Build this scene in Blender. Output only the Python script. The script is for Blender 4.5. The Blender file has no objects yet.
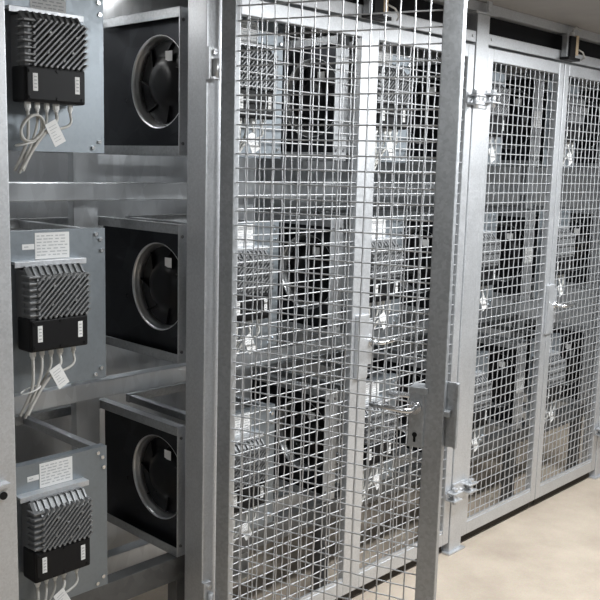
import bpy, bmesh, math, random
from mathutils import Vector, Matrix
random.seed(7)
S = bpy.context.scene
COL = S.collection
R = math.radians
P = 1.344                      # post pitch
FY = 0.11                      # front plane of the fan modules
ZT, ZB = 2.072, 0.048          # closed leaf top / bottom

# ------------------------------------------------------------------ materials
def principled(name):
    m = bpy.data.materials.new(name); m.use_nodes = True
    nt = m.node_tree; b = nt.nodes['Principled BSDF']
    return m, nt, b

def plain(name, col, rough=.5, metal=0., spec=.5, var=.0, scale=20.):
    m, nt, b = principled(name)
    b.inputs['Base Color'].default_value = (*col, 1)
    b.inputs['Roughness'].default_value = rough
    b.inputs['Metallic'].default_value = metal
    b.inputs['Specular IOR Level'].default_value = spec
    if var:
        tc = nt.nodes.new('ShaderNodeTexCoord'); n = nt.nodes.new('ShaderNodeTexNoise')
        n.inputs['Scale'].default_value = scale; n.inputs['Detail'].default_value = 5
        r = nt.nodes.new('ShaderNodeValToRGB')
        r.color_ramp.elements[0].position = .3; r.color_ramp.elements[1].position = .72
        r.color_ramp.elements[0].color = (*[c * (1 - var) for c in col], 1)
        r.color_ramp.elements[1].color = (*[min(1, c * (1 + var)) for c in col], 1)
        nt.links.new(tc.outputs['Object'], n.inputs['Vector'])
        nt.links.new(n.outputs['Fac'], r.inputs['Fac'])
        nt.links.new(r.outputs['Color'], b.inputs['Base Color'])
    return m

def galv(name, col, rough=.42, metal=.85, spangle=70., var=.16, stretch=(1, 1, 1), rvar=.12):
    m, nt, b = principled(name)
    L = nt.links
    tc = nt.nodes.new('ShaderNodeTexCoord'); mp = nt.nodes.new('ShaderNodeMapping')
    mp.inputs['Scale'].default_value = stretch
    L.new(tc.outputs['Object'], mp.inputs['Vector'])
    v = nt.nodes.new('ShaderNodeTexVoronoi'); v.inputs['Scale'].default_value = spangle
    n = nt.nodes.new('ShaderNodeTexNoise'); n.inputs['Scale'].default_value = 9; n.inputs['Detail'].default_value = 6
    L.new(mp.outputs['Vector'], v.inputs['Vector']); L.new(mp.outputs['Vector'], n.inputs['Vector'])
    sx = nt.nodes.new('ShaderNodeSeparateColor'); L.new(v.outputs['Color'], sx.inputs['Color'])
    mx = nt.nodes.new('ShaderNodeMix'); mx.inputs['Factor'].default_value = .55
    L.new(sx.outputs['Red'], mx.inputs['A']); L.new(n.outputs['Fac'], mx.inputs['B'])
    r = nt.nodes.new('ShaderNodeValToRGB')
    r.color_ramp.elements[0].position = .2; r.color_ramp.elements[1].position = .8
    r.color_ramp.elements[0].color = (*[c * (1 - var) for c in col], 1)
    r.color_ramp.elements[1].color = (*[min(1, c * (1 + var)) for c in col], 1)
    L.new(mx.outputs['Result'], r.inputs['Fac']); L.new(r.outputs['Color'], b.inputs['Base Color'])
    mr = nt.nodes.new('ShaderNodeMapRange')
    mr.inputs['To Min'].default_value = max(.05, rough - rvar); mr.inputs['To Max'].default_value = rough + rvar
    L.new(mx.outputs['Result'], mr.inputs['Value']); L.new(mr.outputs['Result'], b.inputs['Roughness'])
    b.inputs['Metallic'].default_value = metal
    return m

M = {}
M['galv'] = galv('galvanised_steel', (.63, .645, .665), .46, .75, 190, .09)
M['galv_dull'] = galv('galvanised_steel_darker', (.43, .445, .46), .44, .75, 130, .14)  # darker galv; on the open door's stiles the tone stands for shade
M['wire'] = plain('galvanised_wire', (.56, .57, .585), .42, .6)
M['sheet'] = galv('rolled_zinc_sheet', (.60, .62, .64), .33, .85, 30, .1, (1, 1, .35), .08)
M['plate'] = galv('blue_grey_zinc_plate', (.27, .30, .325), .46, .75, 120, .06)
M['dark_sheet'] = galv('shade_dark_zinc_sheet', (.036, .038, .043), .34, .8, 12, .25)  # near-black tone paints in the dark surroundings the zinc panels reflect
M['base'] = galv('shaded_zinc_sheet', (.15, .152, .152), .5, .7, 40, .15)  # zinc darkened for the low light along the base beam
M['alu'] = plain('cast_aluminium', (.24, .245, .25), .55, .6, var=.15, scale=40)
M['alu_dark'] = plain('cast_aluminium_housing', (.22, .22, .225), .5, .6)
M['ring'] = plain('spun_metal_ring', (.76, .77, .78), .32, .9)
M['black'] = plain('black_plastic', (.007, .007, .008), .5, spec=.25)
M['black_gloss'] = plain('black_moulded_plastic', (.004, .004, .005), .34, spec=.35)
M['white'] = plain('white_plastic', (.78, .78, .76), .5)
M['paper'] = plain('white_label_paper', (.80, .80, .79), .6)
M['ink'] = plain('grey_print', (.48, .49, .50), .7)
M['cable'] = plain('grey_cable_sheath', (.52, .51, .48), .5)
M['cream'] = plain('cream_plastic', (.72, .58, .40), .5)
M['amber'] = plain('amber_sticker', (.70, .36, .10), .5)
M['bolt'] = plain('bright_zinc_bolt', (.75, .76, .77), .25, 1.)
M['slot_shade'] = plain('dark_slot_shade', (.018, .018, .020), .8, spec=.2)  # near-black for the unlit interior behind the slot
M['gap_shade'] = plain('brown_black_gap_shade', (.045, .040, .034), .85, spec=.2)  # shadow colour for the gap below the closed leaves
M['wall'] = plain('painted_wall', (.30, .31, .32), .7, var=.05, scale=3)
M['ceil'] = plain('concrete_ceiling', (.31, .298, .287), .85, var=.07, scale=6)
M['lamp_white'] = plain('white_lamp_body', (.8, .8, .8), .5)

def floor_mat():
    m, nt, b = principled('sandy_screed_floor'); L = nt.links
    tc = nt.nodes.new('ShaderNodeTexCoord')
    n1 = nt.nodes.new('ShaderNodeTexNoise'); n1.inputs['Scale'].default_value = 3.2; n1.inputs['Detail'].default_value = 8; n1.inputs['Roughness'].default_value = .62
    n2 = nt.nodes.new('ShaderNodeTexNoise'); n2.inputs['Scale'].default_value = 160; n2.inputs['Detail'].default_value = 3
    L.new(tc.outputs['Object'], n1.inputs['Vector']); L.new(tc.outputs['Object'], n2.inputs['Vector'])
    r = nt.nodes.new('ShaderNodeValToRGB')
    e = r.color_ramp.elements
    e[0].position = .3; e[0].color = (.36, .30, .24, 1)
    e[1].position = .68; e[1].color = (.495, .425, .345, 1)
    L.new(n1.outputs['Fac'], r.inputs['Fac'])
    mx = nt.nodes.new('ShaderNodeMix'); mx.data_type = 'RGBA'; mx.blend_type = 'OVERLAY'; mx.inputs[0].default_value = .18
    L.new(r.outputs['Color'], mx.inputs[6]); L.new(n2.outputs['Color'], mx.inputs[7])
    L.new(mx.outputs[2], b.inputs['Base Color'])
    b.inputs['Roughness'].default_value = .75
    bp = nt.nodes.new('ShaderNodeBump'); bp.inputs['Strength'].default_value = .08; bp.inputs['Distance'].default_value = .004
    L.new(n2.outputs['Fac'], bp.inputs['Height']); L.new(bp.outputs['Normal'], b.inputs['Normal'])
    return m
M['floor'] = floor_mat()

def lamp_mat():
    m, nt, b = principled('lit_lamp_diffuser')
    b.inputs['Base Color'].default_value = (.9, .9, .9, 1)
    b.inputs['Emission Color'].default_value = (1, .985, .96, 1)
    b.inputs['Emission Strength'].default_value = 5
    return m
M['lit'] = lamp_mat()

# ------------------------------------------------------------------ mesh helpers
class MB:
    def __init__(s): s.bm = bmesh.new()
    def box(s, x0, x1, y0, y1, z0, z1, bev=0., mi=0, mat=None):
        t = bmesh.new(); bmesh.ops.create_cube(t, size=1)
        sx, sy, sz = x1 - x0, y1 - y0, z1 - z0
        for v in t.verts:
            v.co = Vector(((v.co.x + .5) * sx + x0, (v.co.y + .5) * sy + y0, (v.co.z + .5) * sz + z0))
        if bev > 0:
            bev = min(bev, .45 * min(abs(sx), abs(sy), abs(sz)))
            bmesh.ops.bevel(t, geom=t.edges[:], offset=bev, segments=2, affect='EDGES', profile=.6)
        s.add(t, mat, mi); return s
    def add(s, t, mat=None, mi=0, smooth=False):
        if mat is not None: t.transform(mat)
        for f in t.faces:
            f.material_index = mi
            if smooth: f.smooth = True
        me = bpy.data.meshes.new('tmp'); t.to_mesh(me); t.free()
        s.bm.from_mesh(me); bpy.data.meshes.remove(me)
    def cyl(s, a, b, r, n=16, mi=0, r2=None, smooth=True):
        a, b = Vector(a), Vector(b); d = b - a
        t = bmesh.new()
        bmesh.ops.create_cone(t, cap_ends=True, segments=n, radius1=r, radius2=r if r2 is None else r2, depth=d.length)
        mt = Matrix.Translation((a + b) / 2) @ d.to_track_quat('Z', 'Y').to_matrix().to_4x4()
        for f in t.faces: f.smooth = smooth and len(f.verts) == 4
        t.transform(mt)
        for f in t.faces: f.material_index = mi
        me = bpy.data.meshes.new('tmp'); t.to_mesh(me); t.free()
        s.bm.from_mesh(me); bpy.data.meshes.remove(me)
        return s
    def tube(s, pts, r, n=8, mi=0, cap=True):
        bm = s.bm; pts = [Vector(p) for p in pts]; rings = []
        up = None
        for i, p in enumerate(pts):
            d = (pts[min(i + 1, len(pts) - 1)] - pts[max(i - 1, 0)]).normalized()
            if up is None:
                up = Vector((0, 0, 1)) if abs(d.z) < .9 else Vector((1, 0, 0))
            u = (up - d * up.dot(d)).normalized(); w = d.cross(u); up = u
            rings.append([bm.verts.new(p + (u * math.cos(2 * math.pi * k / n) + w * math.sin(2 * math.pi * k / n)) * r) for k in range(n)])
        for a, b in zip(rings[:-1], rings[1:]):
            for k in range(n):
                f = bm.faces.new((a[k], a[(k + 1) % n], b[(k + 1) % n], b[k])); f.smooth = True; f.material_index = mi
        if cap:
            for rg, rev in ((rings[0], True), (rings[-1], False)):
                f = bm.faces.new(rg[::-1] if rev else rg); f.material_index = mi
        return s
    def lathe_x(s, prof, cy, cz, n=48, mi=0):
        """profile of (x, r) turned round the axis parallel to X through (cy, cz)"""
        bm = s.bm; rings = []
        for x, r in prof:
            if r < 1e-5: rings.append([bm.verts.new((x, cy, cz))])
            else: rings.append([bm.verts.new((x, cy + r * math.cos(2 * math.pi * k / n), cz + r * math.sin(2 * math.pi * k / n))) for k in range(n)])
        for a, b in zip(rings[:-1], rings[1:]):
            for k in range(n):
                k2 = (k + 1) % n
                vs = [a[k] if len(a) > 1 else a[0]]
                if len(a) > 1: vs.append(a[k2])
                if len(b) > 1: vs += [b[k2], b[k]]
                else: vs.append(b[0])
                f = bm.faces.new(vs); f.smooth = True; f.material_index = mi
        return s
    def build(s, name, mats, parent=None, recalc=True):
        if recalc: bmesh.ops.recalc_face_normals(s.bm, faces=s.bm.faces[:])
        me = bpy.data.meshes.new(name); s.bm.to_mesh(me); s.bm.free()
        for m in (mats if isinstance(mats, (list, tuple)) else [mats]): me.materials.append(M[m])
        o = bpy.data.objects.new(name, me); COL.objects.link(o)
        if parent: o.parent = parent
        return o

def tag(o, label=None, cat=None, group=None, kind=None):
    if label: o['label'] = label
    if cat: o['category'] = cat
    if group: o['group'] = group
    if kind: o['kind'] = kind
    return o
def empty(name, loc, rz=0.):
    o = bpy.data.objects.new(name, None); COL.objects.link(o)
    o.location = loc; o.rotation_euler = (0, 0, rz); o.empty_display_size = .05
    return o
def copy_tree(o, parent=None):
    c = o.copy(); COL.objects.link(c)
    if parent: c.parent = parent
    for ch in list(o.children): copy_tree(ch, c)
    return c
def struct(o): o['kind'] = 'structure'; return o

# ------------------------------------------------------------------ the setting
CZ = 2.235
X0, X1, YB, YF = -3.6, 4.6, .74, -3.0
struct(MB().box(X0, X1, YF, YB, -.1, 0).build('floor', 'floor'))
struct(MB().box(X0, X1, YF, YB, CZ, CZ + .1).build('ceiling', 'ceil'))
struct(MB().box(X0, X1, YB, YB + .1, -.1, CZ + .1).build('wall_back', 'sheet'))
struct(MB().box(X0, X1, YF - .1, YF, -.1, CZ + .1).build('wall_front', 'wall'))
struct(MB().box(X0 - .1, X0, YF - .1, YB + .1, -.1, CZ + .1).build('wall_left', 'wall'))
struct(MB().box(X1, X1 + .1, YF - .1, YB + .1, -.1, CZ + .1).build('wall_right', 'wall'))
tb = MB().box(X0, X1, .045, .055, 2.10, CZ)
struct(tb.build('slot_shade_strip_1', 'slot_shade'))            # added dark strip standing in for the shade in the slot above the doors

BOLT = {}
def bolt(parent, loc, r=.007, h=.007, mat='bolt', name='bolt'):
    key = (r, h, mat)
    if key not in BOLT:
        o = MB().cyl((0, 0, 0), (0, -h, 0), r, 6, smooth=False).build(name, mat); BOLT[key] = o.data
    else:
        o = bpy.data.objects.new(name, BOLT[key]); COL.objects.link(o)
    o.parent = parent; o.location = loc
    return o

# ------------------------------------------------------------------ posts
def make_post(x, label):
    t = tag(empty('cage_post', (x, 0, 0)), label, 'post', 'cage posts')
    MB().box(-.0425, .0425, -.004, .081, .008, 2.19, .004).build('post_tube', 'galv', t)
    b = MB().box(-.062, .058, -.018, .11, 0, .008, .002)
    b.build('base_plate', 'galv', t)
    tp = MB().box(-.075, .075, -.018, .11, 2.19, 2.197, .002)
    tp.box(-.012, .012, -.03, -.02, 2.197, CZ, .0)
    tp.box(-.012, .012, .08, .09, 2.197, CZ, .0)
    tp.build('top_plate', 'galv', t)
    return t

def hinge(t, z, left=True, right=True, plain_one=False):
    h = MB()
    h.box(-.044, .044, -.010, -.0035, z - .036, z + .036, .002)
    for sx in ((1,) if right else ()) + ((-1,) if left else ()):
        dz = .006 * sx
        for q in (-.016, .016):
            h.box(min(sx * .026, sx * .088), max(sx * .026, sx * .088), -.046, -.0045, z + dz + q - .003, z + dz + q + .003, .002)
        h.cyl((sx * .060, -.028, z + dz - .034), (sx * .060, -.028, z + dz + .030), .0085, 12)
        h.cyl((sx * .060, -.028, z + dz + .0225), (sx * .060, -.028, z + dz + .034), .013, 6, smooth=False)
        if sx > 0 or not plain_one: h.box(min(sx * .058, sx * .092), max(sx * .058, sx * .092), -.010, -.0015, z + dz - .012, z + dz + .012, .002)
    o = h.build('hinge', 'galv', t)
    for sx in (-.014, .014): bolt(o, (sx, -.0095, z))
    if right: bolt(o, (.078, -.0095, z + .006), .006)
    if left and not plain_one: bolt(o, (-.078, -.0095, z - .006), .006)
    return o

post_open = make_post(0, 'galvanised square cage post that carries the open mesh door')
post_mid = make_post(P, 'galvanised cage post between the middle doors and the right-hand doors')
post_far = make_post(2 * P, 'galvanised cage post at the right edge, beyond the right-hand doors')
post_near = make_post(-P, 'galvanised cage post beyond the left edge, left of the open bay')
for z in (1.87, .27):
    hinge(post_mid, z); hinge(post_far, z); hinge(post_near, z)
# hinge of the swung-open leaf: clamp plate with a bolt and a pin on the post face
for z in (1.873, .285):
    h = MB()
    h.box(-.044, -.014, -.016, -.0035, z - .045, z + .045, .002)
    h.box(-.040, -.014, -.030, -.015, z - .045, z - .037, .002)
    h.cyl((-.024, -.024, z - .04), (-.024, -.024, z + .012), .009, 14)
    o = h.build('hinge', 'galv', post_open)
    bolt(o, (-.026, -.0155, z + .030), .009, .009)

# ------------------------------------------------------------------ header rails and the channel along the ceiling
for i, lab in enumerate(['galvanised header rail above the open bay at the left',
                         'galvanised header rail above the middle pair of mesh doors',
                         'galvanised header rail above the right-hand pair of mesh doors']):
    xa, xb = (i - 1) * P + .0445, i * P - .0445
    r = MB().box(xa, xb, 0, .04, ZT + .009, 2.124, .003)
    for sx in (xa + .022, xb - .022):
        r.cyl((sx, .002, 2.103), (sx, -.004, 2.103), .006, 8)
    tag(r.build('header_rail', 'galv'), lab, 'rail', 'header rails')
ch = MB().box(X0 + .02, X1 - .02, .0, .04, 2.197, CZ, .003)
tag(ch.build('ceiling_channel', 'galv'), 'long galvanised channel fixed along the ceiling above the doors', 'channel')

# ------------------------------------------------------------------ mesh door leaves
PITCH = .040
def woven(x0, x1, z0, z1, y, pitch=PITCH, r=.0022):
    mb = MB(); nx = round((x1 - x0) / pitch); nz = round((z1 - z0) / pitch)
    px = (x1 - x0) / nx; pz = (z1 - z0) / nz; a = .0012
    for j in range(1, nz):
        z = z0 + j * pz
        pts = []
        for i in range(0, nx + 1):
            s = 1 if (i + j) % 2 else -1
            xx = x0 + i * px
            pts.append((xx, y + a * s, z))
        mb.tube(pts, r, 6, cap=False)
    for i in range(1, nx):
        x = x0 + i * px
        pts = []
        for j in range(0, nz + 1):
            s = -1 if (i + j) % 2 else 1
            pts.append((x, y + a * s, z0 + j * pz))
        mb.tube(pts, r, 6, cap=False)
    return mb

def lever(mb, x, z, d, y0, out, ln=.125):
    """lever handle: spindle out of the case then a bar turned sideways; d = +1/-1 along x, out = +-1 along y"""
    pts = [(x, y0, z), (x, y0 + out * .036, z), (x + d * .006, y0 + out * .045, z), (x + d * .018, y0 + out * .048, z),
           (x + d * ln * .56, y0 + out * .047, z + .002), (x + d * ln, y0 + out * .042, z + .003)]
    mb.tube(pts, .0075, 10)
    mb.cyl((x, y0, z), (x, y0 + out * .010, z), .017, 16)

def make_leaf(name, w, st, zt=ZT, th=.03, mesh=None):
    """leaf in local space: x 0..w, y 0 (corridor face)..th, z world heights"""
    t = empty(name, (0, 0, 0))
    for xa in (0, w - st):
        MB().box(xa, xa + st, 0, th, ZB, zt, .003).build('frame_stile', 'galv', t)
    MB().box(st, w - st, 0, th, zt - .05, zt, .003).build('frame_rail', 'galv', t)
    rb = MB().box(st, w - st, 0, th, ZB, ZB + .055, .003)
    rb.build('frame_rail', 'galv', t)
    MB().box(.022, w - .022, .018, .024, .011, ZB + .004, .001).build('bottom_shade_strip', 'gap_shade', t)  # added dark strip standing in for the shadow under the leaf
    lip = MB().box(st, w - st, .004, .012, ZB + .055, ZB + .066, .001)
    lip.build('mesh_retaining_lip', 'galv', t)
    if mesh: o = bpy.data.objects.new('mesh_panel', mesh); COL.objects.link(o); o.parent = t
    else:
        o = woven(st - .004, w - st + .004, ZB + .05, zt - .046, .011).build('mesh_panel', 'wire', t)
    return t, o.data

LW = P / 2 - .047 - .003
def lock_set(t, xc, d, zc=.985, cover_x=None):
    """lock case with lever on the corridor side, xc = centre of case, d = lever direction"""
    k = MB().box(xc - .02, xc + .02, -.012, .028, zc - .085, zc + .075, .004)
    k.build('lock_case', 'galv_dull', t)
    l = MB(); lever(l, xc, zc + .005, d, -.012, -1); l.build('lever_handle', 'bolt', t)

leaf_a, mesh_a = make_leaf('mesh_door', LW, .042)
leaf_a.location = (.047, 0, 0)
tag(leaf_a, 'closed left leaf of the middle mesh doors, just behind the open door', 'door', 'closed mesh doors')
leaf_b = copy_tree(leaf_a); leaf_b.location = (P / 2 + .003, 0, 0)
tag(leaf_b, 'closed right leaf of the middle mesh doors, behind the lever handle of the open door', 'door', 'closed mesh doors')
leaf_c = copy_tree(leaf_a); leaf_c.location = (P + .047, 0, 0)
tag(leaf_c, 'closed left leaf of the right-hand mesh doors, next to the hinged post', 'door', 'closed mesh doors')
leaf_d = copy_tree(leaf_a); leaf_d.location = (1.5 * P + .003, 0, 0)
tag(leaf_d, 'closed right leaf of the right-hand mesh doors, furthest right in the photo', 'door', 'closed mesh doors')
for lf in (leaf_b, leaf_d):
    c = MB().box(-.032, .034, -.010, -.001, .855, 1.085, .003)
    c.box(-.032, -.024, -.016, -.008, .855, 1.085, .002)
    c.build('lock_cover_plate', 'galv', lf)
    k = MB().box(.030, .064, -.006, .030, .90, 1.06, .003); k.build('lock_case', 'galv', lf)
    l = MB(); lever(l, .047, .985, 1, -.006, -1); l.build('lever_handle', 'bolt', lf)
# closed left leaf of the open bay
leaf_n, _ = make_leaf('mesh_door', .656, .058)
leaf_n.location = (-P + .047, 0, 0)
tag(leaf_n, 'closed mesh door leaf at the left edge of the photo, beside the exposed fan controllers', 'door', 'closed mesh doors')
bk = MB().box(.594, .624, -.020, -.0015, .765, .80, .003)
bk.box(.590, .628, -.026, -.0015, .80, .812, .002)
bko = bk.build('bolt_keeper', 'galv', leaf_n)
MB().cyl((.610, -.0195, .782), (.610, -.0235, .782), .010, 12).build('bolt_hole', 'black', bko)

# the open leaf: hinged on post_open, swung out towards the camera
OW = .69
open_leaf = empty('mesh_door', (-.009, -.0262, 0), R(-72))
tag(open_leaf, 'open mesh door swung out into the corridor, with lock and lever handle', 'door')
st = .054
# local: x along the leaf away from the hinge, y = 0..0.03 towards the right-hand bay
MB().box(.0, .046, 0, .026, ZB, 2.115, .003).build('frame_stile', 'galv_dull', open_leaf)
MB().box(OW - st, OW, 0, .026, ZB, 2.115, .003).build('frame_stile', 'galv_dull', open_leaf)
MB().box(.046, OW - st, 0, .026, 2.065, 2.115, .003).build('frame_rail', 'galv', open_leaf)
MB().box(.046, OW - st, 0, .026, ZB, ZB + .05, .003).build('frame_rail', 'galv', open_leaf)
woven(.042, OW - st + .004, ZB + .046, 2.069, .013).build('mesh_panel', 'wire', open_leaf)
zc = .955
k = MB().box(OW - st - .038, OW - st + .004, -.012, .040, zc - .09, zc + .075, .003)
k.box(OW - st - .038, OW - st + .012, -.016, -.010, zc + .058, zc + .075, .002)
lk = k.build('lock_case', 'galv_dull', open_leaf)
kh = MB().cyl((OW - st - .018, -.0115, zc - .055), (OW - st - .018, -.0130, zc - .055), .007, 14)
kh.box(OW - st - .0215, OW - st - .0145, -.0130, -.0115, zc - .075, zc - .055)
kh.build('keyhole', 'black', lk)
l = MB(); lever(l, OW - st - .018, zc + .020, -1, -.012, -1, .112); l.build('lever_handle', 'bolt', open_leaf)
l = MB(); lever(l, OW - st - .018, zc + .020, -1, .040, 1, .112); l.build('lever_handle', 'bolt', open_leaf)
c = MB().box(OW - .030, OW + .032, .027, .033, .868, 1.045, .002)
c.box(OW + .025, OW + .032, .016, .033, .868, 1.045, .002)
c.box(OW - .004, OW + .014, .004, .026, .955, .970, .002)
c.build('lock_cover_plate', 'galv_dull', open_leaf)

# ------------------------------------------------------------------ door switches above the meeting stiles
def door_switch(x, label):
    t = tag(empty('door_switch', (x, 0, ZT)), label, 'switch', 'door switches')
    MB().box(-.055, .05, -.045, -.001, .010, .022, .002).build('base_plate', 'black', t)
    MB().box(-.050, -.036, -.030, -.004, .022, .118, .002).build('bracket', 'galv_dull', t)
    MB().box(-.034, .012, -.040, -.004, .022, .112, .003).build('switch_body', 'black', t)
    MB().box(.012, .034, -.042, -.004, .034, .118, .003).build('switch_cover', 'cream', t)
    cp = MB().cyl((.004, -.022, .112), (.004, -.022, .132), .010, 12)
    cp.build('cable_gland', 'white', t)
    w = MB()
    w.tube([(.004, -.022, .13), (.008, -.024, .145), (.03, -.026, .155), (.06, -.02, .152), (.10, -.012, .150)], .003, 6)
    w.build('cable', 'cable', t); w = MB()
    w.tube([(.030, -.041, .06), (.06, -.05, .05), (.09, -.045, .03), (.12, -.012, .024)], .0035, 6)
    w.build('cable', 'cable', t)
    return t
door_switch(1.5 * P, 'black and cream door switch above the right-hand doors, against the ceiling')
door_switch(.5 * P, 'black and cream door switch above the middle doors, seen through the open door')

# ------------------------------------------------------------------ fan modules
PLX = -.304                       # right edge of the grey plate in the first column
ROWS = [(1.616, 'top'), (.994, 'middle'), (.374, 'bottom')]
MW, MH, MD = .30, .42, .44        # plate width, module height, module depth
FX0, FX1, PX = .256, .322, .286   # right flange, side panel
def text_rows(mb, x0, x1, y, z0, z1, n, seed):
    rnd = random.Random(seed)
    for i in range(n):
        z = z1 - (i + .5) * (z1 - z0) / n
        x = x0
        while x < x1 - .006:
            w = rnd.uniform(.005, .016); w = min(w, x1 - x)
            mb.box(x, x + w, y - .0006, y, z - .0014, z + .0014, mi=1)
            x += w + rnd.uniform(.002, .008)

def make_module():
    t = empty('fan_module', (0, 0, 0))
    # front plate with folded rim
    pl = MB().box(-MW, 0, 0, .003, 0, MH)
    pl.box(-MW, 0, .003, .028, MH - .003, MH)
    pl.box(-MW, 0, .003, .028, 0, .003)
    pl.box(-.003, 0, .003, .028, .003, MH - .003)
    plo = pl.build('mounting_plate', 'plate', t)
    for x, z in ((-.016, .03), (-.016, .39), (-.03, .405), (-.036, .014), (-.012, .36)): bolt(plo, (x, .0005, z), .006, .0055)
    lb = MB().box(-.212, -.112, -.001, .0, .346, .414)
    text_rows(lb, -.207, -.118, -.001, .352, .410, 7, 3)
    lb.build('rating_label', ['paper', 'ink'], t)
    l2 = MB().box(-.248, -.214, -.001, 0, .372, .386)
    text_rows(l2, -.243, -.219, -.001, .376, .382, 1, 5)
    l2.build('small_label', ['paper', 'ink'], t)
    # right-hand panel with its front flange and the two folded lips
    cy, cz, BR = .140, .218, .136
    t2 = bmesh.new()
    N = 72
    oc = [(.003, 0), (MD, 0), (MD, MH), (.003, MH)]
    ov = [t2.verts.new((PX, y, z)) for y, z in oc]
    cvs = [t2.verts.new((PX, cy + BR * math.cos(2 * math.pi * q / N), cz + BR * math.sin(2 * math.pi * q / N))) for q in range(N)]
    ed = [t2.edges.new((ov[q], ov[(q + 1) % 4])) for q in range(4)] + [t2.edges.new((cvs[q], cvs[(q + 1) % N])) for q in range(N)]
    bmesh.ops.triangle_fill(t2, edges=ed, use_beauty=True, use_dissolve=False)
    ex = bmesh.ops.extrude_face_region(t2, geom=t2.faces[:])
    for v in ex['geom']:
        if isinstance(v, bmesh.types.BMVert): v.co.x += .002
    sp = MB(); sp.add(t2)
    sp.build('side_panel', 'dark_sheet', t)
    fl = MB().box(FX0, FX1, 0, .004, 0, MH, .001)
    flo = fl.build('front_flange', 'galv', t)
    for x, z in ((FX0 + .012, .035), (FX0 + .012, .385), (FX0 + .05, .035), (FX0 + .05, .385)): bolt(flo, (x, .0005, z), .005, .004, 'alu_dark')
    for z0, z1, zz in ((0, .003, 0), (MH - .003, MH, MH - .028)):
        lp = MB().box(FX0, PX, .004, MD, z0, z1)
        lp.box(FX0, FX0 + .003, .004, MD, zz, zz + .028, .001)
        lp.build('panel_lip', 'galv_dull', t)
    # struts from the plate into the depth
    for x in (-.285, -.017):
        for z in (.016, .404):
            MB().box(x - .012, x + .012, .028, MD, z - .012, z + .012, .003).build('strut', 'galv_dull', t)
    # back cross rail joins the struts and the side panel
    bk = MB().box(-MW, FX0, MD - .02, MD, 0, .03, .002)
    bk.build('cross_rail', 'galv_dull', t)
    bk = MB().box(-MW, FX0, MD - .02, MD, MH - .03, MH, .002)
    bk.build('cross_rail', 'galv_dull', t)
    # inlet ring set into the bore of the side panel, impeller inside it
    rg = MB().lathe_x([(PX - .0006, BR + .0015), (PX - .001, BR - .0005), (PX + .008, BR - .003), (PX + .020, BR - .006), (PX + .031, BR - .012), (PX + .032, BR - .008), (PX + .003, BR + .001)], cy, cz, 72)
    rg.build('inlet_ring', 'ring', t)
    im = MB().lathe_x([(PX + .034, BR), (PX + .031, BR - .012), (PX + .029, .11), (PX + .030, .09), (PX + .024, .075), (PX + .012, .062), (PX + .006, .05), (PX + .004, .03), (PX + .004, 0)], cy, cz, 56)
    for k in range(7):
        a = 2 * math.pi * k / 7
        mt = Matrix.Translation((0, cy, cz)) @ Matrix.Rotation(a, 4, 'X') @ Matrix.Translation((0, .096, 0)) @ Matrix.Rotation(R(28), 4, 'X')
        im.box(PX + .019, PX + .032, -.027, .027, -.0016, .0016, .001, mat=mt)
    imo = im.build('impeller', 'black_gloss', t)
    MB().box(PX + .0165, PX + .0175, cy - .045, cy - .012, cz + .062, cz + .092).build('impeller_sticker_glint', 'paper', imo)  # sticker on the bottom row; a painted glint on the upper rows
    return t

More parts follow.
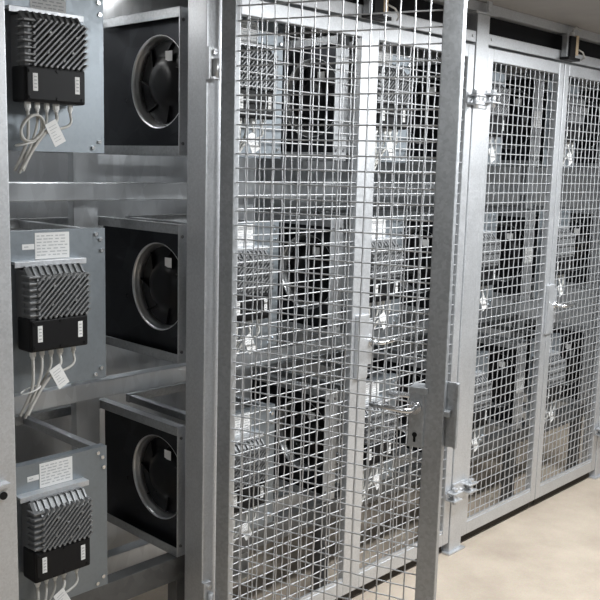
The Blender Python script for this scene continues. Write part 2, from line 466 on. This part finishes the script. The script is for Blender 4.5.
def make_controller():
    """origin: plate right edge / module bottom / plate front, so the same offsets serve"""
    t = empty('motor_controller', (0, 0, 0))
    xl, xr = -.272, -.100           # front face extent
    zl, zm, zh = .118, .204, .330   # cover bottom / cover top / heat sink top
    yb, yf = 0., -.078
    hb = MB().box(xl + .004, xr - .006, -.042, -.0005, zl + .004, zh - .004, .004)
    hb.build('back_housing', 'alu_dark', t)
    lg = MB().box(-.285, -.078, -.030, -.0005, .338, .345, .001)
    lg.box(-.285, -.078, -.030, -.027, .330, .340, .001)
    lg.build('drip_ledge', 'galv', t)
    # heat sink core: block with a chamfered top
    hs = MB()
    core = [(xl + .006, -.038), (xl + .006, -.066), (xl + .014, -.070), (xr - .010, -.070), (xr - .004, -.064), (xr - .004, -.038)]
    def prism(poly, z0, z1, ztop_in=0.):
        bm = hs.bm
        a = [bm.verts.new((x, y, z0)) for x, y in poly]; b_ = [bm.verts.new((x, min(y + (ztop_in if y < -.05 else 0), -.038), z1)) for x, y in poly]
        n = len(poly)
        for i in range(n): bm.faces.new((a[i], a[(i + 1) % n], b_[(i + 1) % n], b_[i]))
        bm.faces.new(a[::-1]); bm.faces.new(b_)
    prism(core, zm - .004, zh - .026)
    prism(core, zh - .0261, zh, .024)
    # diagonal fins on the front
    W = (xr - .002) - (xl + .024); H = (zh - .018) - (zm + .002)
    x00, z00 = xl + .024, zm + .002
    step = .0150
    c = -W + .010
    while c < H - .006:
        xa = max(0, -c); xb = min(W, H - c)
        if xb - xa > .010:
            p0 = Vector((x00 + xa, -.074, z00 + xa + c)); p1 = Vector((x00 + xb, -.074, z00 + xb + c))
            d = p1 - p0
            mt = Matrix.Translation((p0 + p1) / 2) @ Matrix.Rotation(-math.pi / 4, 4, 'Y')
            hs.box(-d.length / 2, d.length / 2, -.0085, .010, -.0024, .0024, .0016, mat=mt)
            hs.cyl((p0.x, -.064, p0.z), (p0.x, -.0828, p0.z), .0030, 8)
            hs.cyl((p1.x, -.064, p1.z), (p1.x, -.0828, p1.z), .0030, 8)
        c += step
    # a few bosses on the fins
    for fx, fz in ((.25, .3), (.5, .55), (.3, .75), (.72, .35), (.8, .7), (.55, .15)):
        hs.cyl((x00 + W * fx, -.066, z00 + H * fz), (x00 + W * fx, -.0835, z00 + H * fz), .0034, 8)
    # horizontal fins that wrap the left side
    nz = 7
    for i in range(nz):
        z = zm + .010 + i * (zh - .02 - zm - .010) / (nz - 1)
        hs.box(xl - .001, xl + .030, -.0785, -.036, z - .0028, z + .0028, .0018)
        hs.box(xr - .006, xr + .001, -.076, -.040, z - .0026, z + .0026, .0016)
    # upright ribs of the chamfered top
    for i in range(9):
        x = xl + .024 + i * (xr - xl - .034) / 8
        t2 = bmesh.new()
        pr = [(-.078, zh - .030), (-.0505, zh + .004), (-.038, zh + .004), (-.038, zh - .030)]
        a = [t2.verts.new((x - .0026, y, z)) for y, z in pr]; b_ = [t2.verts.new((x + .0026, y, z)) for y, z in pr]
        for q in range(4): t2.faces.new((a[q], a[(q + 1) % 4], b_[(q + 1) % 4], b_[q]))
        t2.faces.new(a[::-1]); t2.faces.new(b_); hs.add(t2)
    hs.box(xl + .010, xr - .008, -.040, -.030, zh - .006, zh + .004, .002)
    hs.build('heat_sink', 'alu', t)
    cv = MB().box(xl, xr - .004, -.075, -.010, zl, zm, .006)
    cv.box(xl + .004, xr - .008, -.0785, -.070, zl + .004, zm - .004, .003)
    for x, z in ((xl + .012, zm - .012), (xl + .012, zl + .012), (xr - .016, zl + .012), ((xl + xr) / 2, zl + .010), ((xl + xr) / 2, zm - .010)):
        cv.cyl((x, -.078, z), (x, -.081, z), .004, 8)
    cvo = cv.build('terminal_cover', 'black', t)
    for x in (xl + .026, xr - .030):
        w = .0065
        lb = MB().box(x - w, x + w, -.0794, -.0784, zl + .026, zm - .018)
        text_rows(lb, x - w + .003, x + w - .003, -.0794, zl + .030, zm - .022, 4, int(abs(x) * 1000))
        lb.build('cover_label', ['paper', 'ink'], cvo)
    # glands and cables
    gx = [xl + .020, xl + .046, xl + .072, xl + .098, xl + .138]
    for i, x in enumerate(gx):
        r = .0085 if i in (0, 3) else .0068
        g = MB().cyl((x, -.050, zl + .001), (x, -.050, zl - .014), r, 8, smooth=False)
        g.cyl((x, -.050, zl - .013), (x, -.050, zl - .022), r * .82, 12, r2=r * .55)
        g.build('cable_gland', 'white', t)
    zb = zl - .02
    def cable(pts, r):
        # smooth the polyline (Chaikin)
        q = [Vector(p) for p in pts]
        for _ in range(3):
            n_ = [q[0]]
            for a, b in zip(q[:-1], q[1:]): n_ += [a * .75 + b * .25, a * .25 + b * .75]
            q = n_ + [q[-1]]
        MB().tube(q, r, 8).build('cable', 'cable', t)
    cable([(gx[0], -.050, zb), (gx[0], -.052, .06), (gx[0] - .004, -.055, .02), (-.285, -.04, -.05)], .0042)
    cable([(gx[1], -.050, zb), (gx[1] - .004, -.056, .06), (gx[1] - .022, -.06, .02), (-.278, -.05, -.055)], .0036)
    cable([(gx[2], -.050, zb), (gx[2], -.05, .07), (gx[2] - .020, -.05, .04), (gx[2] - .040, -.045, .01), (-.27, -.035, -.03)], .0034)
    cable([(gx[3], -.050, zb), (gx[3] - .003, -.062, .075), (gx[3] - .032, -.066, .055), (gx[3] - .062, -.062, .02), (-.275, -.058, -.045)], .0042)
    cable([(gx[4], -.050, zb), (gx[4] + .002, -.055, .07), (gx[4] - .028, -.060, .058), (gx[4] - .07, -.062, .052), (gx[4] - .105, -.058, .02), (-.268, -.05, -.05)], .0034)
    tie = MB(); tie.tube([(-.262 + .026 * math.cos(a), -.054 + .016 * math.sin(a), .018 + .007 * math.cos(a)) for a in [2 * math.pi * k / 18 for k in range(19)]], .002, 6)
    tie.build('cable_tie', 'white', t)
    tg = MB()
    mt = Matrix.Translation((gx[3] - .030, -.072, .072)) @ Matrix.Rotation(R(-28), 4, 'Y')
    tg.box(-.017, .017, -.0006, .0006, -.060, 0, mat=mt)
    rn = random.Random(2)
    for i in range(6):
        tg.box(-.011, -.011 + rn.uniform(.012, .022), -.0011, -.0006, -.012 - i * .0075, -.0105 - i * .0075, mi=1, mat=mt)
    tg.build('cable_tag', ['paper', 'ink'], t)
    return t

where = ['in the open bay at the left', 'behind the left leaf of the middle doors', 'behind the right leaf of the middle doors',
         'behind the left leaf of the right-hand doors', 'behind the right leaf of the right-hand doors']
mod0 = make_module(); con0 = make_controller()
first = True
for r_, (z, rn_) in enumerate(ROWS):
    for k in range(5):
        m = mod0 if first else copy_tree(mod0)
        c = con0 if first else copy_tree(con0)
        first = False
        x = PLX + k * P / 2
        m.location = (x, FY, z); c.location = (x, FY, z)
        tag(m, f'{rn_} fan module with black fan {where[k]}', 'fan module', 'fan modules')
        tag(c, f'{rn_} finned motor controller with black cover {where[k]}', 'controller', 'motor controllers')

# spare cable coiled under the top controller of the open bay
cl = MB()
cl.tube([(-.248 + (.030 + .003 * math.sin(q * 1.7)) * math.cos(q), -.056 - .0022 * q / 3, .055 + .030 * math.sin(q) + .012 * math.cos(q)) for q in [k * .25 for k in range(72)]], .0034, 8)
cl.build('coiled_cable', 'cable', con0)
for o in list(bpy.data.objects):
    if o.name.startswith('fan_module') and abs(o.location.x - (PLX + 3 * P / 2)) < .01:
        lb = MB().box(FX0 + .002, FX1 - .002, -.0012, -.0002, .18, .25)
        text_rows(lb, FX0 + .008, FX1 - .008, -.0012, .19, .24, 4, 11)
        lb.build('flange_label', ['paper', 'ink'], o)
    if o.name.startswith('fan_module') and abs(o.location.x - (PLX + 4 * P / 2)) < .01 and abs(o.location.z - ROWS[1][0]) < .01:
        MB().box(-.075, -.015, -.0012, -.0002, .22, .27).build('amber_sticker', 'amber', o)

# ------------------------------------------------------------------ rack that carries the modules
XR = -.304 + 4 * P / 2 + .34
for i, (z, rn_) in enumerate(((1.475, 'under the top row of fan modules'), (.853, 'under the middle row of fan modules'), (.255, 'under the bottom row of fan modules'))):
    o = MB().box(-.72, XR, .37, .418, z, z + .055, .003).build('rack_beam', 'sheet')
    tag(o, f'long galvanised rack beam running {rn_}', 'beam', 'rack beams')
for k in range(5):
    x = -.21 + k * P / 2
    u = MB().box(x, x + .085, .4185, .422, 0, CZ)
    u.box(x, x + .003, .4205, .45, 0, CZ); u.box(x + .082, x + .085, .4205, .45, 0, CZ)
    u = u.build('rack_upright', 'sheet')
    tag(u, f'galvanised channel upright behind the fan modules {where[k]}', 'upright', 'rack uprights')
bb = MB().box(-.72, XR, FY + .001, FY + .05, .298, .3735, .002)
for k in range(6):
    x = -.72 + k * P / 2
    bb.box(x, x + .05, FY + .004, FY + .048, 0, .30, .002)
tag(bb.build('base_beam', 'base'), 'galvanised base beam on short feet along the foot of the fan wall', 'beam')

# ------------------------------------------------------------------ corridor lamps
def lamp(x, y, label, power):
    t = tag(empty('ceiling_lamp', (x, y, CZ)), label, 'lamp', 'corridor ceiling lamps')
    MB().box(-.6, .6, -.09, .09, -.05, 0, .004).build('lamp_body', 'lamp_white', t)
    MB().box(-.58, .58, -.075, .075, -.062, -.0505, .003).build('diffuser', 'lit', t)
    ld = bpy.data.lights.new('lamp_light', 'AREA'); ld.shape = 'RECTANGLE'; ld.size = 1.15; ld.size_y = .15
    ld.energy = power; ld.color = (.95, .98, 1)
    lo = bpy.data.objects.new('lamp_light', ld); COL.objects.link(lo); lo.parent = t; lo.location = (0, 0, -.068)
    return t
lamp(.60, -1.0, 'white batten lamp on the corridor ceiling before the middle doors', 36)
lamp(2.3, -1.0, 'white batten lamp on the corridor ceiling before the right-hand doors', 34)
lamp(-2.6, -1.25, 'white batten lamp on the corridor ceiling behind the camera', 7)
lamp(-.35, .60, 'white batten lamp above the fan modules of the open bay', 1.0)

w = bpy.data.worlds.new('room_air'); S.world = w; w.use_nodes = True
w.node_tree.nodes['Background'].inputs['Color'].default_value = (.9, .95, 1, 1)
w.node_tree.nodes['Background'].inputs['Strength'].default_value = .0

# ------------------------------------------------------------------ camera
cam = bpy.data.cameras.new('camera'); co = bpy.data.objects.new('camera', cam); COL.objects.link(co)
yaw, pit, rol = R(46.1661), R(-8.7472), R(1.4952)
fw = Vector((math.sin(yaw) * math.cos(pit), math.cos(yaw) * math.cos(pit), math.sin(pit)))
rt = Vector((math.cos(yaw), -math.sin(yaw), 0)); up = rt.cross(fw)
r2 = math.cos(rol) * rt + math.sin(rol) * up; u2 = -math.sin(rol) * rt + math.cos(rol) * up
mw = Matrix((( r2.x, u2.x, -fw.x, -1.6731), (r2.y, u2.y, -fw.y, -1.954), (r2.z, u2.z, -fw.z, 1.6), (0, 0, 0, 1)))
co.matrix_world = mw
cam.sensor_width = 36; cam.lens = 880.64 / 600 * 36; cam.clip_start = .02
S.camera = co
S.view_settings.view_transform = 'Standard'; S.view_settings.look = 'None'
S.view_settings.exposure = .6; S.view_settings.gamma = 1; S.view_settings.use_curve_mapping = False
